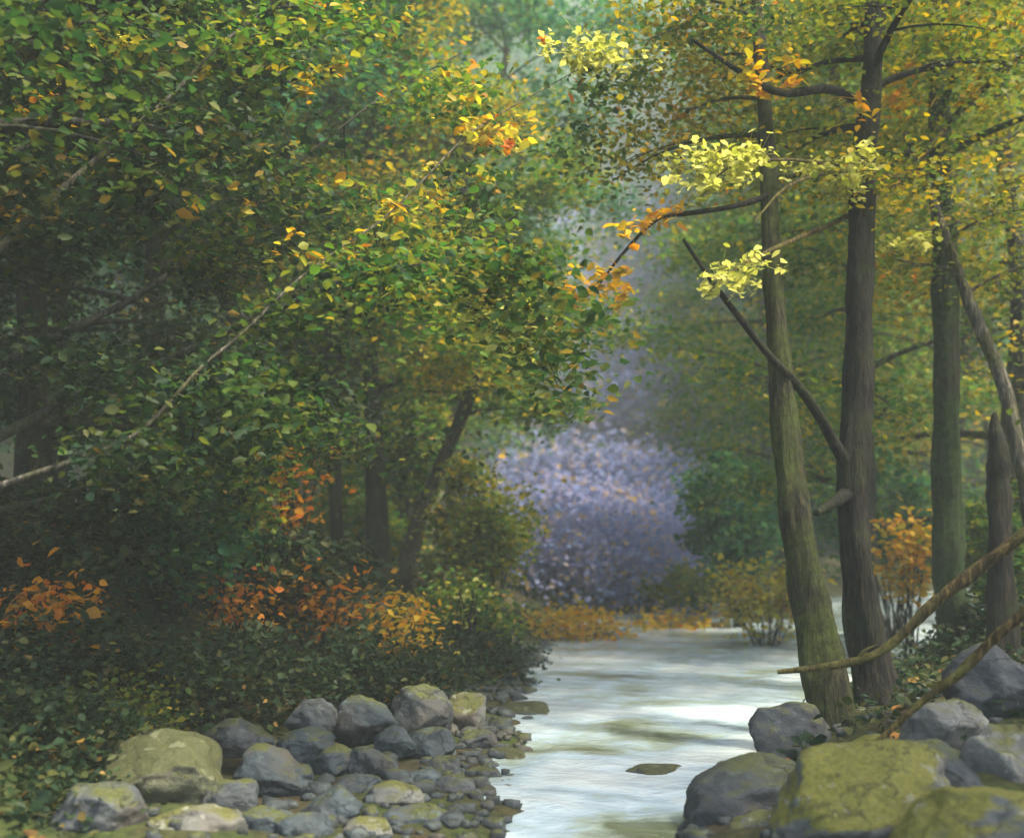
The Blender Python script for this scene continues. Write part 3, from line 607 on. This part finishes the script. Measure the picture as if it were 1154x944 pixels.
SH = [
 ('round olive bush on the left bank below the leaning trunk', 555, 590, 160, 230, 14.5, 'olive', 6000, .09, None),
 ('low green bush at the foot of the round olive bush', 520, 690, 130, 70, 12.5, 'green', 2500, .07, None),
 ('dark shrub at the far left edge above the orange leaves', 50, 600, 200, 130, 8.5, 'dark', 6000, .08, None),
 ('dark shrub between the left edge and the thin trunks', 190, 600, 190, 130, 9.5, 'teal', 6000, .085, None),
 ('dark shrub in front of the three thin trunks', 330, 635, 190, 70, 11, 'dark', 4000, .09, None),
 ('green shrub with red leaves above it at the left', 250, 520, 160, 110, 10.5, 'green', 3800, .085, None),
 ('russet shrub glowing left of the thin trunks', 330, 525, 90, 50, 11.5, 'orange', 330, .10, None),
 ('orange shrub at the far left above the dark bank', 55, 676, 100, 40, 7.6, 'orange', 420, .085, None),
 ('small orange shrub left of the brightest orange one', 262, 664, 60, 40, 9.6, 'orange', 260, .085, None),
 ('brightest orange shrub, below the thin trunks', 368, 662, 84, 40, 10.6, 'orange', 420, .085, None),
 ('yellow and orange flecked shrub above the left heap of rocks', 448, 690, 90, 56, 10.4, 'gold', 420, .08, None),
 ('light green bush shining behind the thin trunks', 455, 470, 130, 130, 19, 'green', 5000, .12, None),
 ('tall emerald bush standing in the light behind the thin trunks', 372, 530, 210, 210, 22, 'green', 7000, .13, None),
 ('low light green bush behind the thin trunks', 400, 590, 160, 100, 18, 'green', 4000, .11, None),
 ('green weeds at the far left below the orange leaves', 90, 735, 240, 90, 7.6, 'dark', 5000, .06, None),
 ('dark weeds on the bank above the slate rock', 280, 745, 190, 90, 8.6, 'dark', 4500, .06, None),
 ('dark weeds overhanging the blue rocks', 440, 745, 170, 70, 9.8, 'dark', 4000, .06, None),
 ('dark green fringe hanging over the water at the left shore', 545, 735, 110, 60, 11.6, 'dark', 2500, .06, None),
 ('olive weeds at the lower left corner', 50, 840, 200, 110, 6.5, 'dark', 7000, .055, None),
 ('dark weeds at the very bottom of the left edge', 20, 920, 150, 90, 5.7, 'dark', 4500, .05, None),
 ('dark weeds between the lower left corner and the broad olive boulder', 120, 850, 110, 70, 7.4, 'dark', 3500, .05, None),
 ('olive grassy shrub beside the broad olive boulder', 130, 800, 120, 60, 7.2, 'olive', 1500, .05, None),
 ('orange ground shrub on the far shore below the violet gap', 650, 700, 140, 36, 17, 'gold', 900, .10, None),
 ('golden shrub trailing in the stream at the far bend', 760, 706, 130, 34, 19, 'gold', 900, .10, None),
 ('yellow shrub beside the mossy trunk over the far water', 860, 655, 120, 70, 16, 'yellow', 1500, .10, None),
 ('olive shrub on the far shore right of the violet gap', 790, 650, 130, 60, 22, 'olive', 2500, .12, None),
 ('gold bush between the dark trunk and the dark green trunk', 1022, 610, 70, 80, 14, 'gold', 700, .10, None),
 ('green bush behind the dark trunk above the far water', 1000, 560, 170, 150, 17, 'teal', 5000, .11, None),
 ('blue green bush left of the mossy trunk', 830, 560, 130, 150, 19, 'teal', 5000, .12, None),
 ('green bush behind the snag at the right edge', 1120, 590, 120, 130, 13, 'green', 3500, .10, None),
 ('dark green bush at the right edge above the shaded boulder', 1130, 700, 110, 80, 10.8, 'dark', 2500, .08, None),
 ('small white flowering weed beside the low green bush', 525, 668, 44, 30, 12, 'pale', 90, .06, None),
]
for q, (lab, px, py, w, h, D, leaf, n, ls, grp) in enumerate(SH):
    shrub(lab, px, py, w, h, D, leaf, n, ls, q, group='bushes and weeds along the stream')

# ------------------------------------------------------------------ ground cover, fallen leaves, far wood
rng = np.random.default_rng(9)
def off_rocks(c):
    ok = np.ones(len(c), bool)
    for x, y, r in ROCKPOS: ok &= np.hypot(c[:, 0]-x, c[:, 1]-y) > r*1.05+.12
    bar = np.interp(c[:, 1], [8.2, 12], [1.9, .1]); dl = np.interp(c[:, 1], YS, XL)-c[:, 0]
    return ok & ~((dl > 0) & (dl < bar*rng.uniform(.6, 1.1, len(c))))
def on_bank(n, ylo, yhi, dmax):
    y = rng.uniform(ylo, yhi, n); side = rng.random(n) < .5
    d = rng.uniform(.1, 1, n)**1.3*dmax
    x = np.where(side, np.interp(y, YS, XL)-d, np.interp(y, YS, XR)+d)
    return np.stack([x, y, height(x, y)+.01], -1)
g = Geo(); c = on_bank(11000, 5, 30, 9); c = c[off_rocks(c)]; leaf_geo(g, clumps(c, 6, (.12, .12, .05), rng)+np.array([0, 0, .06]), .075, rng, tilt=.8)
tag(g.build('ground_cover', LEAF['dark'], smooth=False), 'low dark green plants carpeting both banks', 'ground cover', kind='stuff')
g = Geo(); c = on_bank(7000, 5, 30, 8); c = c[off_rocks(c)]; leaf_geo(g, c+np.array([0, 0, .02]), .075, rng, tilt=.25, droop=0)
tag(g.build('fallen_leaves', LEAF['litter'], smooth=False), 'brown and orange fallen leaves lying on the banks', 'leaf litter', kind='stuff')
# the wooded slopes that close the valley
g = Geo(); w_ = Geo(); cnt = 0
while cnt < 330:
    ang = rng.uniform(-.95, .95); r = rng.uniform(34, 112); x, y = r*math.sin(ang), r*math.cos(ang)
    if y < 30 or abs(ang-.085) < (.12 if r < 80 else .07): continue
    cnt += 1; z = gz(x, y); H = rng.uniform(9, 15); cr = rng.uniform(2.2, 3.6)
    w_.tube(spline([[x, y, z-.2], [x+rng.normal(0, .3), y, z+H*.5], [x+rng.normal(0, .5), y, z+H]], 6), [.22, .15, .04], k=5, seed=cnt)
    t = rng.uniform(.12, 1, 26); az = rng.uniform(0, 6.3, 26); rr = cr*np.sqrt(rng.uniform(.1, 1, 26))*np.sin(PI*np.clip(t*.85+.12, 0, 1))
    cen = np.stack([x+rr*np.cos(az), y+rr*np.sin(az), z+H*t], -1)
    n = 34
    leaf_geo(g, clumps(cen, n, (.8, .8, .5), rng), .55*(r/70)**.5, rng, tilt=.8)
wood = empty('far_wood', (0, 60, 5)); tag(wood, 'hazy blue green wood on the slopes that close the valley', 'wood', kind='stuff')
gv = Geo()  # growth in the gap whose leaf colour carries the violet mist
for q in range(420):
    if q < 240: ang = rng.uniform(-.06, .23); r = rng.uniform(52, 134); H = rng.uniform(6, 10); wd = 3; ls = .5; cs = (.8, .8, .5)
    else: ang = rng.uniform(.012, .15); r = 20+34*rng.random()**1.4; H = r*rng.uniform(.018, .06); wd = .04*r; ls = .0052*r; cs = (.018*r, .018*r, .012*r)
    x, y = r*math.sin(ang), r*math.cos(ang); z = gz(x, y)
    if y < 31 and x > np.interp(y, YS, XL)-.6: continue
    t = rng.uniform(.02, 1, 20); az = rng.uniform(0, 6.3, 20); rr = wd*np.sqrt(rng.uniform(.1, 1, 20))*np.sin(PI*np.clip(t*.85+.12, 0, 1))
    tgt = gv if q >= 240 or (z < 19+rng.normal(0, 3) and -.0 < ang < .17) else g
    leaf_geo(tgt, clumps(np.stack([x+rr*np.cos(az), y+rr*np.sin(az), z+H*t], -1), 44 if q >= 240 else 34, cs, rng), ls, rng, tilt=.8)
vw = gv.build('mist_tinted_wood', LEAF['violet'], smooth=False); tag(vw, 'wood and low growth at the head of the valley, lavender mist put into the leaf colour', 'wood', kind='stuff')
o = g.build('foliage', LEAF['teal'], wood, (0, 60, 5), smooth=False); tag(o, kind='stuff')
o = w_.build('trunks', BARK['grey'], wood, (0, 60, 5)); tag(o, kind='stuff')

# ------------------------------------------------------------------ air
def box(name, lo, hi, mat):
    x0, y0, z0 = lo; x1, y1, z1 = hi
    V = np.array([[x0, y0, z0], [x1, y0, z0], [x1, y1, z0], [x0, y1, z0], [x0, y0, z1], [x1, y0, z1], [x1, y1, z1], [x0, y1, z1]])
    Q = np.array([[0, 3, 2, 1], [4, 5, 6, 7], [0, 1, 5, 4], [1, 2, 6, 5], [2, 3, 7, 6], [3, 0, 4, 7]])
    return link(name, raw_mesh(name, V, Q), mat, smooth=False)
m, nt, out = nodes('misty_air')
pv = N(nt, 'ShaderNodeVolumePrincipled', Density=.0029, Anisotropy=.0); pv.inputs['Color'].default_value = (.82, .92, .90, 1)
nt.links.new(pv.outputs[0], out.inputs['Volume'])
tag(box('haze', (-140, -25, -3), (140, 170, 84), m), 'pale blue mist hanging in the valley', 'haze', kind='stuff')

# ------------------------------------------------------------------ light, sky, camera
SUN_EL, SUN_AZ = math.radians(58), math.radians(118)     # azimuth from +Y towards +X: the sun stands beyond the left bank
sd = np.array([math.sin(SUN_AZ)*math.cos(SUN_EL), math.cos(SUN_AZ)*math.cos(SUN_EL), math.sin(SUN_EL)])
sun = bpy.data.lights.new('sun', 'SUN'); sun.energy = 3.5; sun.angle = math.radians(8); sun.color = (1, .90, .68)
so = bpy.data.objects.new('sun', sun); C.objects.link(so)
so.rotation_euler = Vector(-sd).to_track_quat('-Z', 'Y').to_euler(); so.location = (0, 0, 120)
w = bpy.data.worlds.new('World'); SC.world = w; w.use_nodes = True; nt = w.node_tree
sky = nt.nodes.new('ShaderNodeTexSky'); sky.sky_type = 'NISHITA'; sky.sun_disc = False; sky.sun_elevation = SUN_EL; sky.sun_rotation = SUN_AZ; sky.air_density = .8; sky.dust_density = 4; sky.ozone_density = .2
bg = nt.nodes['Background']; bg.inputs[1].default_value = .135; nt.links.new(sky.outputs[0], bg.inputs[0])
cam = bpy.data.cameras.new('camera'); co = bpy.data.objects.new('camera', cam); C.objects.link(co)
co.location = (0, 0, CAMZ); co.rotation_euler = (PI/2+PITCH, 0, 0)
cam.sensor_width = 36; cam.lens = 36*F/1154; cam.clip_end = 1000
cam.dof.use_dof = True; cam.dof.focus_distance = 7.6; cam.dof.aperture_fstop = 0.95
SC.camera = co
SC.render.engine = 'CYCLES'
SC.view_settings.view_transform = 'Standard'; SC.view_settings.look = 'None'; SC.view_settings.exposure = 2.05; SC.view_settings.gamma = 1
SC.cycles.volume_bounces = 1; SC.cycles.max_bounces = 6; SC.cycles.transmission_bounces = 4
